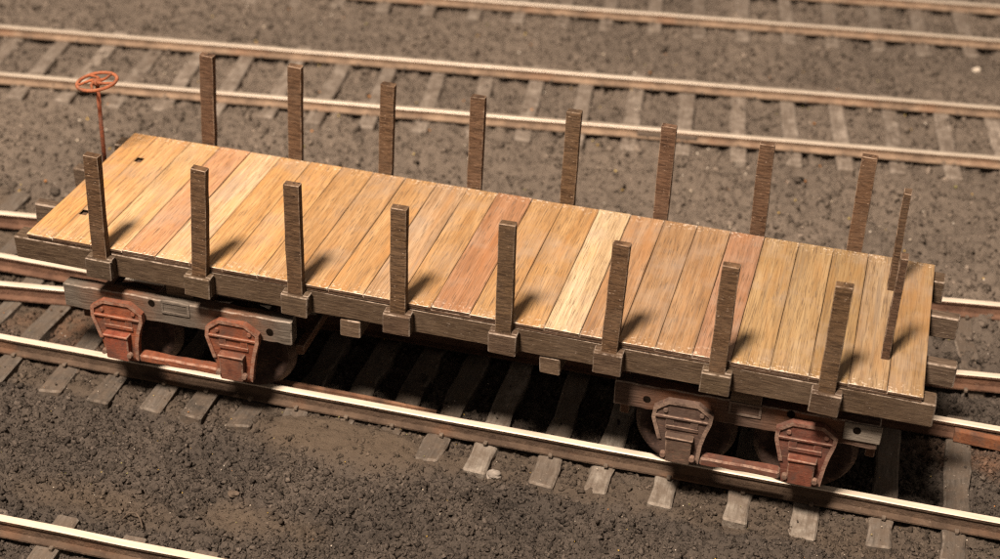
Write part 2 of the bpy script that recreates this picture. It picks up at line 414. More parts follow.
TIE_X = [-8.6, -7.9, -7.2, -6.5, -5.85, -5.2, -4.55, -3.9, -3.2, -2.55, -1.9, -1.25, -0.6, 0.09, 0.77, 1.38, 1.90, 2.44, 3.02, 3.62, 4.20, 4.76, 5.31, 6.04, 6.68, 7.38, 8.20, 8.94, 9.73, 10.5, 11.25, 12.0, 12.75, 13.5, 14.2, 14.95, 15.7, 16.4]
def on_tie(x, y):
    d = np.min(np.abs(x[:, None] + 0.021 * y[:, None] - np.array(TIE_X)[None]), 1)
    return (d < 0.125) & (y > -0.2 + 0.026 * (x - 1)) & (y < 2.5)
def scatter_mesh(name, x, y, r, sink, hues=None):
    n = len(x); z = np.where(on_tie(x, y), 0.046, ground_z(x, y)) + r * sink
    q = rng.normal(size=(n, 4)); q /= np.linalg.norm(q, axis=1)[:, None]; a, b, c, d = q.T
    R = np.stack([1 - 2 * (c * c + d * d), 2 * (b * c - a * d), 2 * (b * d + a * c), 2 * (b * c + a * d), 1 - 2 * (b * b + d * d), 2 * (c * d - a * b),
                  2 * (b * d - a * c), 2 * (c * d + a * b), 1 - 2 * (b * b + c * c)], -1).reshape(n, 3, 3)
    which = rng.integers(0, len(TEMPL), n); V, F, I = [], [], []; off = 0
    for t, (tv, tf) in enumerate(TEMPL):
        k = np.where(which == t)[0]
        if not len(k): continue
        v = np.einsum('nij,vj->nvi', R[k], tv) * r[k, None, None] + np.stack([x, y, z], -1)[k][:, None, :]
        V.append(v.reshape(-1, 3)); F.append((tf[None] + (np.arange(len(k)) * len(tv))[:, None, None] + off).reshape(-1, 3))
        I.append(np.repeat(k, len(tv))); off += len(k) * len(tv)
    V = np.concatenate(V).astype(np.float32); F = np.concatenate(F); I = np.concatenate(I)
    me = bpy.data.meshes.new(name); me.vertices.add(len(V)); me.vertices.foreach_set('co', V.ravel())
    me.loops.add(F.size); me.loops.foreach_set('vertex_index', F.ravel().astype(np.int32))
    me.polygons.add(len(F)); me.polygons.foreach_set('loop_start', np.arange(0, F.size, 3, dtype=np.int32)); me.update(calc_edges=True)
    for nm, val in (('mud', mud_mask(x, y) * 0.8), ('rust', rust_mask(x, y)), ('pale', pale_mask(x, y)), ('tint', np.clip(rng.lognormal(-0.03, 0.27, n), 0.5, 1.9))):
        me.attributes.new(nm, 'FLOAT', 'POINT').data.foreach_set('value', val[I].astype(np.float32))
    if hues is not None:
        me.attributes.new('hue', 'FLOAT_COLOR', 'POINT').data.foreach_set('color', np.concatenate([hues[I], np.ones((len(I), 1))], 1).astype(np.float32).ravel())
    return me

def spots(n, x0, x1, y0, y1, keep):
    x = rng.uniform(x0, x1, n); y = rng.uniform(y0, y1, n); k = keep(x, y) > rng.random(n); return x[k], y[k]
nx, ny_ = spots(165000, -2.2, 11.6, -3.2, 3.2, lambda x, y: np.where(on_tie(x, y), 0.012, 1.0) * (1 - 0.88 * mud_mask(x, y)) * (0.35 + 0.9 * vnoise(x, y, 0.45, 41)))
mx, my = spots(46000, -8.0, 12.5, 3.2, 17.0, lambda x, y: 0.4 + 0.8 * vnoise(x, y, 0.6, 42))
ox, oy = spots(26000, -13.5, 17.5, -6.5, 19.0, lambda x, y: np.where((x > -8) & (x < 12.5) & (y > 3.2) & (y < 17), 0, 1.0) * np.where((x > -2.2) & (x < 11.6) & (y > -3.2) & (y < 3.2), 0, 1.0) * (0.4 + 0.8 * vnoise(x, y, 0.6, 43)))
sx_ = np.concatenate([nx, mx, ox]); sy_ = np.concatenate([ny_, my, oy])
sr = np.concatenate([np.clip(rng.lognormal(math.log(0.0175), 0.52, len(nx)), 0.007, 0.07), np.clip(rng.lognormal(math.log(0.034), 0.48, len(mx)), 0.015, 0.11), np.clip(rng.lognormal(math.log(0.040), 0.45, len(ox)), 0.015, 0.10)])
gravel = place(scatter_mesh('gravel', sx_, sy_, sr, 0.12), 'gravel', M['stone'])
gravel['kind'] = 'stuff'; gravel['label'] = 'fine grey brown cinder gravel strewn between the tracks'; gravel['category'] = 'gravel'

# ------------------------------------------------------------------ tracks
RTOP = ZB - 1.79; RBASE = 0.05
def rail_mesh(name, length, h=None):
    h = h or RTOP - RBASE
    prof = [(-0.10, 0), (0.10, 0), (0.10, 0.02), (0.028, 0.036), (0.02, h - 0.066), (0.040, h - 0.046), (0.046, h - 0.010), (0.037, h),
            (-0.037, h), (-0.046, h - 0.010), (-0.040, h - 0.046), (-0.02, h - 0.066), (-0.028, 0.036), (-0.10, 0.02)]
    bm = bmesh.new(); n = len(prof); st = max(2, int(length / 0.7)); rings = []
    for s in range(st + 1):
        x = length * s / st; dy = random.uniform(-0.004, 0.004); dz = random.uniform(-0.003, 0.003)
        rings.append([bm.verts.new((x, y + dy, z + dz)) for y, z in prof])
    for a, b in zip(rings, rings[1:]):
        for i in range(n):
            f = bm.faces.new((a[i], a[(i + 1) % n], b[(i + 1) % n], b[i]))
            f.material_index = 0 if i in (6, 7, 8) else 1
    for r in (rings[0], rings[-1]): bm.faces.new(r).material_index = 1
    bmesh.ops.recalc_face_normals(bm, faces=bm.faces[:])
    me = bpy.data.meshes.new(name); bm.to_mesh(me); bm.free(); return me

def add_rail(track, p0, p1, color, name='rail', h=None, head='head'):
    d = Vector((p1[0] - p0[0], p1[1] - p0[1], 0))
    o = place(rail_mesh(name, d.length, h), name, [M[head], M['side']], track, (p0[0], p0[1], RTOP - (h or RTOP - RBASE)), color)
    o.rotation_euler.z = math.atan2(d.y, d.x); return o

def tie_variants(length, k=4, w=0.275, jit=0.020):
    out = []
    for i in range(k):
        bm = bmesh.new(); add_box(bm, (0, 0, 0), (w, length, 0.17), 0.022, jit, 7, 1)
        bmesh.ops.recalc_face_normals(bm, faces=bm.faces[:])
        me = bpy.data.meshes.new('crosstie'); bm.to_mesh(me); bm.free(); out.append(me)
    return out
def tie_color(lo=0.075, hi=0.15, warm=0.0):
    v = random.uniform(lo, hi); return (v * (1.12 + warm), v * (0.98 + warm * 0.4), v * 0.84)

def add_tie(track, me, x, y, ang, color, dz=0.0):
    o = place(me, 'crosstie', M['tie'], track, (x, y, RBASE - 0.085 + dz - 0.002), color)
    o.rotation_euler.z = ang + random.uniform(-0.025, 0.025); return o

def add_spikes(track, pts):
    bm = bmesh.new()
    for x, y, z in pts:
        add_box(bm, (x + random.uniform(-0.02, 0.02), y, z + 0.016), (0.045, 0.055, 0.036), 0.006, 0.006)
    o = finish(bm, 'spike_heads', M['spike'], track, WPOS[track.name]); o['kind'] = 'stuff'
    me = o.data; w = WPOS[track.name]
    for v in me.vertices: v.co -= w
    return o

SIDE = (0.085, 0.062, 0.046); FARSIDE = (0.28, 0.215, 0.160); REDSIDE = (0.13, 0.077, 0.054)
GAUGE = 1.66
# the car's track
tm = tag(empty('railway_track', (5, main_y(5) + GAUGE / 2, 0)), 'dusty track with bright rail heads that the wooden flat car stands on', 'railway track')
a_main = math.atan(SK)
def main_pt(x, off): return (x, main_y(x) + off)
near_rail = add_rail(tm, main_pt(-9, 0), main_pt(17, 0), SIDE)
far_rail = add_rail(tm, main_pt(-9, GAUGE), main_pt(17, GAUGE), REDSIDE)
tie_x = TIE_X
tv_s = tie_variants(2.62, 6, 0.275, 0.026); tv_l = tie_variants(4.1, 6, 0.275, 0.024)
spk = []
for i, x in enumerate(tie_x):
    long_tie = x < 2.6
    ne = -0.205 + 0.026 * (x - 1) + random.uniform(-0.05, 0.05)       # near end of the sleeper
    L = 4.1 if long_tie else 2.62
    pale = random.random() < 0.3
    c = tie_color(0.05, 0.09) if not pale else tie_color(0.09, 0.125)
    if 5.9 < x < 6.2: c = tie_color(0.11, 0.12, 0.05)
    if x in (5.31, 6.68, 7.38, 8.20, 8.94): c = (0.23, 0.205, 0.175)
    add_tie(tm, random.choice(tv_l if long_tie else tv_s), x - SK * L / 2, ne + L / 2, a_main, c, random.uniform(-0.03, 0.0))
    for off in (-0.12, 0.12): spk.append((x, main_y(x) + off, RBASE + 0.012))
add_spikes(tm, spk)
def guard(track, pts, color, w=0.085, h=0.2, tip=1.0):
    bm = bmesh.new(); lay = wear_layer(bm); rings = []
    for i, (x, y) in enumerate(pts):
        k = 1 - (1 - tip) * (i / (len(pts) - 1)) ** 2
        rings.append([bm.verts.new((x - pts[0][0], y - pts[0][1] + s * w * k / 2, z * k)) for s, z in ((-1, 0), (-1, h), (1, h), (1, 0))])
    for a, b in zip(rings, rings[1:]):
        for k in range(4): bm.faces.new((a[k], a[(k + 1) % 4], b[(k + 1) % 4], b[k]))[lay] = 0.0
    for r in (rings[0], rings[-1]): bm.faces.new(r)[lay] = 0.3
    return finish(bm, 'guard_rail', M['iron'], track, (pts[0][0], pts[0][1], RBASE + 0.003), color)
guard(tm, [(2.2, 0.56), (2.9, 0.585), (3.9, 0.62), (4.30, 0.655), (4.60, 0.72)], (0.25, 0.145, 0.09), w=0.06, h=0.165, tip=0.35)
guard(tm, [(10.40, 2.135), (11.2, 2.10), (12.5, 2.12)], (0.25, 0.11, 0.055), h=0.14)

# the diverging track behind the car
def div_near(x): return 1.615 + 0.1575 * x
def div_far(x): return 3.325 + 0.1525 * x
td = tag(empty('railway_track', (5, (div_near(5) + div_far(5)) / 2, 0)), 'track branching off behind the flat car, its rails peeking out at both deck ends', 'railway track')
add_rail(td, (-7.5, div_near(-7.5)), (17, div_near(17)), REDSIDE)
add_rail(td, (-7.5, div_far(-7.5)), (17, div_far(17)), REDSIDE)
tv_d = tie_variants(2.0)
spk = []
for i in range(19):
    x = 3.3 + i * 0.72; y = (div_near(x) + div_far(x)) / 2 + 0.12
    add_tie(td, tv_d[i % 4], x, y, 0.155, tie_color(0.08, 0.13, 0.1), -0.02)
    for f in (div_near, div_far):
        for off in (-0.12, 0.12): spk.append((x, f(x) + off, RBASE))
add_spikes(td, spk)

def straight_track(label, n0, slope, gauge, x0, x1, t0, sp, color, tlen=2.75, lo=0.22, hi=0.31, h=0.145, head='head_far'):
    """n0: y of the near rail at x = 0"""
    ny = lambda x: n0 + slope * x
    dy = gauge * math.sqrt(1 + slope * slope); ang = math.atan(slope)
    t = tag(empty('railway_track', ((x0 + x1) / 2, ny((x0 + x1) / 2) + dy / 2, 0)), label, 'railway track')
    base = RTOP - h; r1 = add_rail(t, (x0, ny(x0)), (x1, ny(x1)), color, 'rail', h, head); r2 = add_rail(t, (x0, ny(x0) + dy), (x1, ny(x1) + dy), color, 'rail', h, head)
    tv = tie_variants(tlen, 4, 0.25, 0.011); x = t0; pts = []; k = 0
    while x < x1 - 0.3:
        if x > x0 + 0.3:
            add_tie(t, tv[k % 4], x - slope * gauge / 2, ny(x) + dy / 2 + random.uniform(-0.05, 0.05), ang, tie_color(lo, hi, 0.03), random.uniform(-0.035, 0.0) + base - RBASE)
            for yy in (ny(x), ny(x) + dy):
                for off in (-0.12, 0.12): pts.append((x, yy + off, base))
        x += sp * random.uniform(0.96, 1.04); k += 1
    add_spikes(t, pts)
    return t, r1, r2
tc, c_near, c_far = straight_track('straight pale track running just behind the far row of stakes', 7.60, 0.150, 1.80, -13.7, 17.5, -13.2, 0.80, FARSIDE)
straight_track('farthest track, cut off by the top edge of the picture', 12.25, 0.152, 1.62, -12.5, 17.5, -12.1, 0.80, FARSIDE, 2.6, 0.18, 0.25)
straight_track('nearest track, a single rail in the bottom left corner', -2.60 - 1.66, 0.036, 1.66, -9, 16.5, -8.15, 0.81, SIDE, 2.40, 0.08, 0.12, RTOP - RBASE, 'head')
# a joint bar on the near rail of the pale track
bm = bmesh.new(); add_box(bm, (0, 0, 0), (0.92, 0.05, 0.08), 0.01, 0.004)
for k in (-0.3, -0.1, 0.1, 0.3): add_cyl(bm, (k, -0.05, 0), (k, -0.02, 0), 0.025, n=6)
jb = finish(bm, 'joint_bar', M['spike'], c_near, (5.86, 7.60 + 0.15 * 5.86 - 0.052, RTOP - 0.09), (1, 1, 1)); 
jb.location = Matrix.Rotation(-math.atan(0.15), 3, 'Z') @ jb.location

# ------------------------------------------------------------------ the flat car
W, L = 2.6, 9.835
BROWN = (0.155, 0.110, 0.076)
car = tag(empty('flat_car', (4.92, 1.3, RTOP)), 'wooden model flat car with stake sides and a rust red brake wheel', 'flat car')
def at(x, y, z): return (x, y, z + ZB)
def part(name, size, c, mat, color, parent=car, bev=0.008, jit=0.004, cuts=0, ax=0, mats=None, taper=None):
    bm = bmesh.new(); add_box(bm, (0, 0, 0), size, bev, jit, cuts, ax, taper=taper)
    return finish(bm, name, mats or mat, parent, at(*c), color)
def shade(c, k=0.12):
    f = 1 + random.uniform(-k, k); return tuple(v * f * random.uniform(0.97, 1.03) for v in c)

# side sills, intermediate sills, needle beams, bolsters, end blocking
part('side_sill', (10.15, 0.22, 0.29), (4.895, 0.118, -0.219), M['sill'], (0.092, 0.064, 0.041), bev=0.014, jit=0.006, cuts=14)
part('side_sill', (10.15, 0.22, 0.29), (4.895, 2.482, -0.219), M['sill'], (0.092, 0.064, 0.041), bev=0.014, jit=0.006, cuts=14)
for y in (0.84, 1.76):
    part('intermediate_sill', (10.52, 0.145, 0.27), (4.89, y, -0.235), M['sill'], (0.105, 0.077, 0.055), bev=0.016, jit=0.006, cuts=10)
for x in (3.83, 6.06):
    part('needle_beam', (0.23, 2.62, 0.22), (x, 1.33, -0.49), M['sill'], (0.13, 0.092, 0.062), bev=0.014, jit=0.006, cuts=4, ax=1)
for x in (1.72, 8.12):
    part('body_bolster', (0.32, 2.2, 0.24), (x, 1.3, -0.50), M['sill'], BROWN, cuts=3, ax=1)
deck = part('subfloor', (L - 0.02, W - 0.015, 0.034), (L / 2, W / 2, -0.056), M['edge'], (0.15, 0.10, 0.068), bev=0.004, jit=0.003, cuts=12)

# deck boards
JX = [0, .33, .78, 1.175, 1.575, 1.98, 2.37, 2.78, 3.19, 3.595, 3.995, 4.38, 4.75, 5.175, 5.55, 5.98, 6.36, 6.76, 7.15, 7.535, 7.925, 8.32, 8.71, 9.10, 9.48, 9.835]
GOLD = (0.60, 0.345, 0.128)
PC = [(0.62, 0.345, 0.11), (0.60, 0.36, 0.15), (0.70, 0.47, 0.23), (0.66, 0.36, 0.185), (0.72, 0.50, 0.29), (0.62, 0.36, 0.125), (0.64, 0.37, 0.13), (0.60, 0.35, 0.13),
      (0.58, 0.345, 0.14), (0.60, 0.355, 0.135), (0.56, 0.37, 0.21), (0.56, 0.33, 0.125), (0.55, 0.27, 0.125), (0.62, 0.36, 0.13), (0.60, 0.345, 0.115), (0.60, 0.35, 0.13),
      (0.74, 0.56, 0.33), (0.52, 0.30, 0.14), (0.53, 0.31, 0.135), (0.54, 0.32, 0.145), (0.52, 0.27, 0.145), (0.53, 0.34, 0.13), (0.52, 0.34, 0.135), (0.50, 0.32, 0.115), (0.56, 0.385, 0.20), (0.52, 0.325, 0.125)]
PC = PC[:15] + PC[16:]
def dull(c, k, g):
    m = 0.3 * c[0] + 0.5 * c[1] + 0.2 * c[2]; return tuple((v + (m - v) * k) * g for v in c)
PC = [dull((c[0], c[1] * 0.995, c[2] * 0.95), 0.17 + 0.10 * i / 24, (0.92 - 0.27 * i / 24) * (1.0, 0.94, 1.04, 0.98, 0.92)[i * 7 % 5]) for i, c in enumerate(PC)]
HX, HY = 0.046, 0.055                                                 # half size of a stake hole
def plank(i):
    x0, x1 = JX[i] + 0.0028, JX[i + 1] - 0.0028; w = x1 - x0; cx = (x0 + x1) / 2
    dz = random.uniform(-0.004, 0.003); e0, e1 = random.uniform(-0.006, 0.006), random.uniform(-0.006, 0.006)
    bm = bmesh.new()
    if i == 1:                                                        # the board with two empty stake holes
        xs = [-w / 2, 0.385 - HX - cx, 0.385 + HX - cx, w / 2]
        ys = [-W / 2] + [v - W / 2 for y in (0.62, 1.97) for v in (y - HY, y + HY)] + [W / 2]
        lay = wear_layer(bm)
        top = [[bm.verts.new((x, y, 0.018)) for x in xs] for y in ys]; bot = [[bm.verts.new((x, y, -0.018)) for x in xs] for y in ys]
        hole = {(1, 1), (1, 3)}
        for r in range(len(ys) - 1):
            for q in range(3):
                if (q, r) in hole:
                    c = [(r, q), (r, q + 1), (r + 1, q + 1), (r + 1, q)]
                    for k in range(4):
                        a, b = c[k], c[(k + 1) % 4]
                        bm.faces.new((top[a[0]][a[1]], top[b[0]][b[1]], bot[b[0]][b[1]], bot[a[0]][a[1]])).material_index = 2
                    bm.faces.new([bot[a][b] for a, b in c]).material_index = 2
                else:
                    bm.faces.new((top[r][q], top[r][q + 1], top[r + 1][q + 1], top[r + 1][q]))
                    bm.faces.new((bot[r][q], bot[r + 1][q], bot[r + 1][q + 1], bot[r][q + 1]))
        for r in range(len(ys) - 1):
            for q in (0, 3): bm.faces.new((top[r][q], top[r + 1][q], bot[r + 1][q], bot[r][q]))
        for q in range(3):
            for r in (0, len(ys) - 1): bm.faces.new((top[r][q], bot[r][q], bot[r][q + 1], top[r][q + 1]))
    else:
        add_box(bm, (0, (e0 + e1) / 2, 0), (w, W + e1 - e0, 0.036), 0.0045, 0.002, 6, 1)
    bm.normal_update()
    for f in bm.faces:
        if abs(f.normal.y) > 0.8 and abs(f.calc_center_median().y) > 1.2: f.material_index = 1
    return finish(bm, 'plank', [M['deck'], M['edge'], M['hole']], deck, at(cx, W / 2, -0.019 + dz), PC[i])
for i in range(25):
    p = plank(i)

# stake pockets and stakes along both sides
XS = [0.94, 2.122, 3.254, 4.41, 5.57, 6.689, 7.806, 8.903]
LEAN = [0.043, 0.107, 0.007, 0.018, -0.002, 0.044, 0.009, -0.001]
HN = [1.182, 1.241, 1.24, 1.181, 1.209, 1.196, 1.163, 1.153]
XF = [0.984, 2.139, 3.304, 4.434, 5.579, 6.699, 7.836, 8.931]
LF = [0.072, 0.054, 0.056, 0.027, 0.022, 0.001, -0.028, -0.003]
HF = [1.195, 1.227, 1.172, 1.193, 1.188, 1.184, 1.153, 1.184]
def stake(x, yc, h, lean, w=0.172, d=0.095, color=(0.122, 0.073, 0.040), z0=-0.30, name='stake'):
    bm = bmesh.new(); hh = h - z0
    add_box(bm, (0, 0, 0), (w, d, hh), 0.007, 0.004, 5, 2)
    o = finish(bm, name, M['stake'], car, at(x + lean / 2, yc, (h + z0) / 2), shade(color, 0.1))
    o.rotation_euler.y = math.atan2(lean, hh); return o
def pocket_mesh():
    bm = bmesh.new()                                                  # an open-topped box: front lip and two cheeks round the stake, closed below
    add_box(bm, (0, -0.052, 0), (0.325, 0.05, 0.275), 0.012, 0.005)
    for s in (-1, 1): add_box(bm, (s * 0.126, 0.022, 0.002), (0.073, 0.099, 0.27), 0.010, 0.003)
    add_box(bm, (0, 0.022, -0.10), (0.18, 0.099, 0.07), 0.0)
    return bm
pm = []
for k in range(3):
    bm = pocket_mesh(); bmesh.ops.recalc_face_normals(bm, faces=bm.faces[:])
    me = bpy.data.meshes.new('stake_pocket'); bm.to_mesh(me); bm.free(); pm.append(me)
for i in range(8):
    stake(XS[i], -0.054, HN[i], LEAN[i])
    o = place(pm[i % 3], 'stake_pocket', M['sill'], car, at(XS[i] + 0.005, -0.084, -0.205), shade((0.096, 0.067, 0.044), 0.18))
    o.rotation_euler.y = random.uniform(-0.03, 0.03); o.scale = (0.93, 1.0, 0.93)
    stake(XF[i], 2.659, HF[i], LF[i], color=(0.125, 0.077, 0.047))
    o = place(pm[(i + 1) % 3], 'stake_pocket', M['sill'], car, at(XF[i], 2.684, -0.225), shade((0.096, 0.067, 0.044), 0.18))
    o.rotation_euler.z = math.pi
for x, y, h, ln in ((9.42, 0.60, 1.196, 0.0), (9.39, 1.95, 1.20, -0.02)):
    stake(x, y, h, ln, w=0.085, d=0.13, color=(0.10, 0.062, 0.038), z0=-0.06, name='end_stake')

# hand brake: upright staff and a horizontal wheel with curved spokes
RED = (0.36, 0.118, 0.05)
bm = bmesh.new(); add_cyl(bm, (0, 0, 0), (0.03, 0, 1.33), 0.028, 0.025, 10)
staff = finish(bm, 'brake_staff', M['iron'], car, at(-0.07, 1.93, -0.36), (0.30, 0.09, 0.038), True)
bm = bmesh.new(); Rw = 0.235; seg = 40
lay = wear_layer(bm)
ring = [[bm.verts.new((math.cos(2 * math.pi * a / seg) * (Rw + 0.023 * math.cos(2 * math.pi * b / 8)), math.sin(2 * math.pi * a / seg) * (Rw + 0.023 * math.cos(2 * math.pi * b / 8)), 0.021 * math.sin(2 * math.pi * b / 8))) for b in range(8)] for a in range(seg)]
for a in range(seg):
    for b in range(8):
        bm.faces.new((ring[a][b], ring[(a + 1) % seg][b], ring[(a + 1) % seg][(b + 1) % 8], ring[a][(b + 1) % 8]))[lay] = 0.35 if b in (1, 2) else 0.0
wheel_at = (-0.040, 1.93, 0.99)
bw = finish(bm, 'brake_wheel', M['iron'], staff, at(*wheel_at), RED, True)
for k in range(5):
    bm = bmesh.new(); pts = []
    for s in range(7):
        u = s / 6; r = 0.04 + u * (Rw - 0.04); th = k * 2 * math.pi / 5 + 0.85 * math.sin(u * math.pi * 0.55) + 0.3
        pts.append((r * math.cos(th), r * math.sin(th), 0.012 * (1 - u)))
    add_tube(bm, pts, [0.024, 0.020, 0.017, 0.016, 0.016, 0.017, 0.02])
    o = finish(bm, 'spoke', M['iron'], staff, at(*wheel_at), RED, True)
    o.rotation_euler = (0.06, -0.10, 0)
bw.rotation_euler = (0.06, -0.10, 0)
bm = bmesh.new(); add_cyl(bm, (0, 0, -0.03), (0, 0, 0.028), 0.062, 0.052, 14)
finish(bm, 'hub', M['iron'], staff, at(*wheel_at), RED, True)

# ------------------------------------------------------------------ trucks
def rust_attr(me, cxs, zc):
    a = me.attributes.new('rust', 'FLOAT', 'POINT')
    vals = []
    for v in me.vertices:
        d = min(math.hypot((v.co.x - c) / 0.48, (v.co.z - zc) / 0.30) for c in cxs); vals.append(max(0.0, min(1.0, 1.22 - d)))
    a.data.foreach_set('value', vals)

OUT = [(-0.32, -0.79), (-0.17, -0.68), (0.15, -0.68), (0.31, -0.79), (0.305, -0.90), (0.262, -1.06), (0.235, -1.20), (0.212, -1.44), (0.175, -1.48), (-0.205, -1.48), (-0.25, -1.20), (-0.33, -0.92)]
def inset(pts, d):
    cx = sum(p[0] for p in pts) / len(pts); n = len(pts); out = []
    for i, p in enumerate(pts):
        a, b = pts[i - 1], pts[(i + 1) % n]
        e1 = Vector((p[0] - a[0], p[1] - a[1])).normalized(); e2 = Vector((b[0] - p[0], b[1] - p[1])).normalized()
        n1 = Vector((e1.y, -e1.x)); n2 = Vector((e2.y, -e2.x)); m = (n1 + n2).normalized()
        k = d / max(0.5, m.dot(n1)); out.append((p[0] + m.x * k, p[1] + m.y * k))
    return out

def pedestal_mesh(seed):
    random.seed(seed); bm = bmesh.new(); j = lambda: random.uniform(-0.006, 0.006)
    out = [(x + j(), z + j()) for x, z in OUT]
    plate = inset(out, 0.012); inn = inset(out, 0.042)
    add_prism(bm, plate, 0.020, 0.085, 0.0)
    upper = list(range(0, 8)) + [10, 11]
    n = len(out)
    for i in range(n):
        if i in (7, 8, 9): continue                                   # no rim along the foot
        q = [out[i], out[(i + 1) % n], inn[(i + 1) % n], inn[i]]
        lay = wear_layer(bm)
        a = [bm.verts.new((x, 0.0, z)) for x, z in q]; b = [bm.verts.new((x, 0.07, z)) for x, z in q]
        bm.faces.new(a)[lay] = 0.9
        for k in range(4): bm.faces.new((a[k], b[k], b[(k + 1) % 4], a[(k + 1) % 4]))[lay] = 0.15
    # cross bar, two uprights round the slot, a shelf under it
    add_box(bm, (-0.01, 0.02, -0.893), (0.565, 0.05, 0.034), 0.008, 0.003)
    for x in (-0.135, 0.125): add_box(bm, (x, 0.025, -0.975), (0.085, 0.035, 0.13), 0.006, 0.003)
    add_box(bm, (0.0, 0.022, -1.022), (0.345, 0.04, 0.05), 0.006, 0.003)
    add_box(bm, (0.0, 0.075, -0.96), (0.17, 0.02, 0.08), 0.0)
    return bm

def axle_box_mesh(seed):
    random.seed(seed); bm = bmesh.new()
    add_box(bm, (-0.012, -0.02, -1.262), (0.285, 0.11, 0.32), 0.014, 0.006, taper=(0.94, 1.0))
    add_box(bm, (-0.012, -0.036, -1.098), (0.30, 0.11, 0.032), 0.010, 0.004)          # hood over the lid
    return bm

def bolt_mesh(r=0.028, d=0.03):
    bm = bmesh.new(); add_cyl(bm, (0, 0, 0), (0, -d, 0), r, r * 0.85, 8, 0.35); return bm
def share(bm, name):
    bmesh.ops.recalc_face_normals(bm, faces=bm.faces[:]); me = bpy.data.meshes.new(name); bm.to_mesh(me); bm.free(); return me
BOLT = share(bolt_mesh(), 'bolt'); LUG = share(bolt_mesh(0.034, 0.05), 'lug')
PED = [share(pedestal_mesh(40 + k), 'pedestal') for k in range(4)]
BOX = [share(axle_box_mesh(50 + k), 'axle_box') for k in range(4)]

def wheel_mesh():
    """turned wheel about the y axis: tread, flange on the inner side, dished plate; front faces -y"""
    prof = [(0.05, -0.03), (0.12, -0.03), (0.14, 0.0), (0.38, 0.018), (0.405, -0.02), (0.44, -0.045), (0.492, -0.045), (0.5, -0.03), (0.505, 0.05), (0.555, 0.062), (0.56, 0.085), (0.52, 0.1), (0.05, 0.1)]
    bm = bmesh.new(); lay = wear_layer(bm); n = 48
    rings = [[bm.verts.new((r * math.cos(2 * math.pi * k / n), y, r * math.sin(2 * math.pi * k / n))) for k in range(n)] for r, y in prof]
    for i, (a, b) in enumerate(zip(rings, rings[1:])):
        for k in range(n): bm.faces.new((a[k], a[(k + 1) % n], b[(k + 1) % n], b[k]))[lay] = 0.25 if i in (6, 7, 8) else 0.0
    bm.faces.new(rings[0]); bm.faces.new(rings[-1])
    return bm
WHEEL = share(wheel_mesh(), 'wheel'); WHEEL.polygons.foreach_set('use_smooth', [True] * len(WHEEL.polygons))

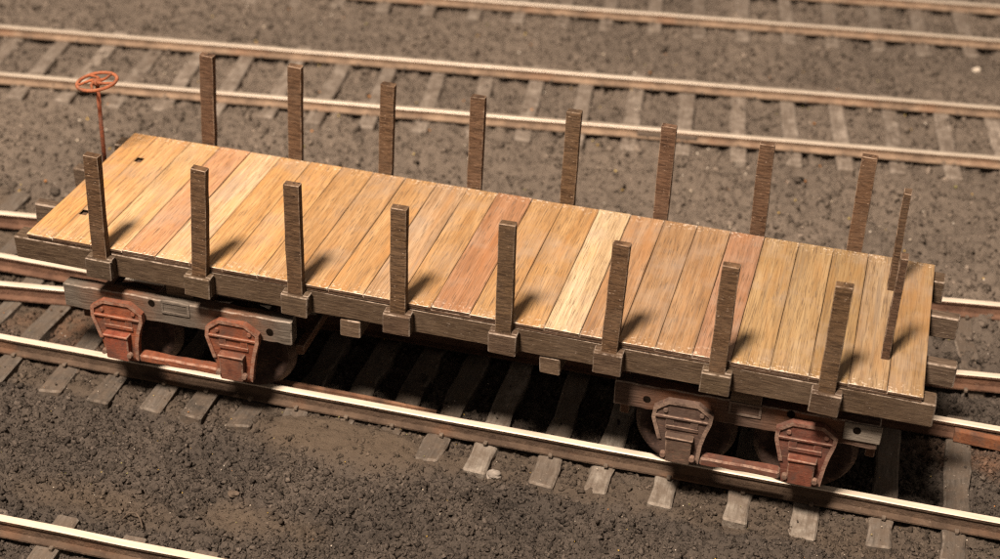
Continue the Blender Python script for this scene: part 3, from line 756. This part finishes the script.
def truck(cx, axles, hue, boxhue, woodhue, k0):
    cy = 1.3 + SK * (cx - 5)
    origin = at(cx, cy, -1.79)
    bm = bmesh.new(); add_box(bm, (0, 0, 0), (0.55, 2.1, 0.16), 0.01, 0.004)          # transom under the bolster
    tr = finish(bm, 'truck', M['sill'], car, at(cx, cy, -0.715), BROWN); tr.rotation_euler.z = a_main
    base = WPOS[tr.name]
    def sub(me_or_bm, name, mat, x, y, z, color):
        """x along the truck, y across it (the camera's side is negative), z as on the deck; all in the truck's own frame"""
        me = me_or_bm if isinstance(me_or_bm, bpy.types.Mesh) else share(me_or_bm, name)
        o = place(me, name, mat, tr, base, color); o.location = (x, y, z + 0.715); return o
    for side in (-1, 1):
        # wooden side beam; flat black discs paint the shade of bored holes
        bm = bmesh.new(); add_box(bm, (0, 0, 0), (2.76, 0.17, 0.31), 0.013, 0.006, 30, 0)
        b = sub(bm, 'side_beam', [M['truck']], -0.02, side * 1.075, -0.775, woodhue)
        rust_attr(b.data, [a - cx for a in axles], 0.02)
        yf = side * 1.16
        for x, z in ((-0.31, -0.68), (1.10, -0.79)) if k0 == 0 else ((-1.05, -0.79), (0.45, -0.66)):
            bm = bmesh.new(); add_cyl(bm, (0, 0, 0), (0, side * 0.012, 0), 0.042, 0.042, 12)
            sub(bm, 'bolt_hole', M['hole'], x, yf - side * 0.006, z, (1, 1, 1))
        bm = bmesh.new()                                              # framed casting at mid length
        add_ring(bm, [(-0.17, -0.08), (0.17, -0.08), (0.17, 0.08), (-0.17, 0.08)], [(-0.145, -0.055), (0.145, -0.055), (0.145, 0.055), (-0.145, 0.055)], -0.014, 0.01, True, 0.35)
        add_prism(bm, [(-0.15, -0.06), (0.15, -0.06), (0.15, 0.06), (-0.15, 0.06)], -0.005, 0.01)
        o = sub(bm, 'casting_plate', M['truck'], -0.02, yf, -0.70, woodhue)
        if side > 0: o.rotation_euler.z = math.pi
        for k, ax in enumerate(axles):
            x = ax - cx; y = side * 1.27; c = shade(hue[k], 0.06)
            o1 = sub(PED[(k0 + k) % 4], 'pedestal', M['iron'], x, y, 0, c)
            o2 = sub(BOX[(k0 + k) % 4], 'axle_box', M['iron'], x, y, 0, shade(boxhue[k], 0.05))
            bits = [o1, o2]
            for bx, bz in ((-0.19, -0.815), (0.195, -0.81)):
                bo = sub(BOLT, 'bolt', M['iron'], x + bx, y + side * -0.03, bz, tuple(v * 1.1 for v in c)); bits.append(bo)
            for bx in (-0.165, 0.145):
                bo = sub(LUG, 'lug', M['iron'], x + bx, y + side * 0.045, -1.33, (0.17, 0.11, 0.085)); bits.append(bo)
            if side > 0:
                for o in bits:
                    o.rotation_euler.z = math.pi
        bm = bmesh.new(); add_box(bm, (0, 0, 0), (axles[1] - axles[0] - 0.44, 0.13, 0.10), 0.02, 0.006, 6, 0)
        sub(bm, 'tie_bar', M['iron'], (axles[0] + axles[1]) / 2 - cx, side * 1.20, -1.405, hue[1])
    if k0:                                                            # grey plate screwed on the end of the near beam
        bm = bmesh.new(); add_box(bm, (0, 0, 0), (0.38, 0.02, 0.21), 0.006, 0.003)
        sub(bm, 'end_plate', M['truck'], 1.19, -1.173, -0.73, (0.21, 0.185, 0.155))
        bm = bmesh.new(); add_cyl(bm, (0, 0, 0), (0, -0.006, 0), 0.042, 0.042, 12); sub(bm, 'bolt_hole', M['hole'], 1.13, -1.184, -0.70, (1, 1, 1))  # black disc painted for the shade in the plate's hole
    for ax in axles:
        x = ax - cx
        bm = bmesh.new(); add_cyl(bm, (0, -1.2, 0), (0, 1.2, 0), 0.07, 0.07, 12); sub(bm, 'axle', M['iron'], x, 0, -1.29, (0.12, 0.07, 0.05))
        for side in (-1, 1):
            o = sub(WHEEL, 'wheel', M['iron'], x, side * 0.84, -1.29, (0.034, 0.020, 0.015))
            if side > 0: o.rotation_euler.z = math.pi
    # brake beam hung inboard of the wheels
    for s in (-1, 1):
        bm = bmesh.new(); add_box(bm, (0, 0, 0), (0.10, 1.7, 0.12), 0.01, 0.004)
        sub(bm, 'brake_beam', M['sill'], s * 1.32, 0, -1.20, (0.15, 0.08, 0.05))
    return tr

t1 = truck(1.72, (1.02, 2.42), [(0.25, 0.08, 0.038), (0.22, 0.078, 0.040)], [(0.24, 0.073, 0.041), (0.19, 0.08, 0.05)], (0.125, 0.107, 0.088), 0)
t2 = truck(8.12, (7.48, 8.77), [(0.10, 0.072, 0.056), (0.15, 0.062, 0.042)], [(0.095, 0.066, 0.052), (0.17, 0.06, 0.038)], (0.10, 0.066, 0.05), 2)

# ------------------------------------------------------------------ small things lying about
random.seed(5)
def rock(name, x, y, r, mat, label, cat, color=(1, 1, 1), flat=0.7, dz=0.0):
    bm = bmesh.new(); bmesh.ops.create_icosphere(bm, subdivisions=3, radius=1.0)
    s = random.random() * 50
    for v in bm.verts:
        d = v.co.normalized(); k = 1 + 0.20 * math.sin(3.1 * d.x + s) * math.cos(2.7 * d.y + s) + 0.12 * math.sin(7 * d.z + 5 * d.x + s)
        v.co = Vector((d.x * 1.05, d.y * 0.85, d.z * flat)) * k * r
    o = finish(bm, name, mat, None, (x, y, float(ground_z(np.array([x]), np.array([y]))[0]) + r * flat * 0.6 + dz), color)
    return tag(o, label, cat)
rock('pebble', 10.43, 12.84, 0.062, M['pebble'], 'round whitish pebble on the gravel near the top edge', 'pebble')
rock('rock', 5.50, -0.03, 0.075, M['rock'], 'small grey rock beside a sleeper end in front of the car', 'rock')
rock('clod', 2.92, -1.24, 0.055, M['twig'], 'dark clod of earth on the gravel below the front truck', 'clod', flat=0.55)
bm = bmesh.new()
add_tube(bm, [(0, 0, 0), (0.05, 0.06, 0.05), (0.13, 0.07, 0.06), (0.20, 0.02, 0.045), (0.27, -0.07, 0.01)], [0.008, 0.012, 0.012, 0.011, 0.009])
tag(finish(bm, 'twig', M['twig'], None, (1.98, -1.97, 0.0), (1, 1, 1), True), 'thin bent twig on the mud close to the corner rail', 'twig')
# yellow and pale litter flecks, plus white specks painted as mica glints
n = 900
fx = rng.uniform(-3, 11.5, n); fy = np.where(np.arange(n) < 560, rng.uniform(-3.0, 3.0, n), rng.uniform(3.0, 12, n))
pal = np.array([(0.55, 0.36, 0.08), (0.50, 0.22, 0.07), (0.62, 0.52, 0.40), (0.58, 0.44, 0.16), (0.30, 0.27, 0.10), (0.70, 0.62, 0.52), (0.62, 0.54, 0.44), (0.66, 0.58, 0.48)])
hu = pal[rng.integers(0, len(pal), n)] * rng.uniform(0.7, 1.1, (n, 1))
fr = np.where(fy < 3, rng.uniform(0.006, 0.014, n), rng.uniform(0.015, 0.038, n))
lit = place(scatter_mesh('litter', fx, fy, fr, 0.8, hu), 'litter', M['speck'])
lit['kind'] = 'stuff'; lit['label'] = 'tiny yellow and pale flecks and painted white glints scattered over the gravel'; lit['category'] = 'litter'
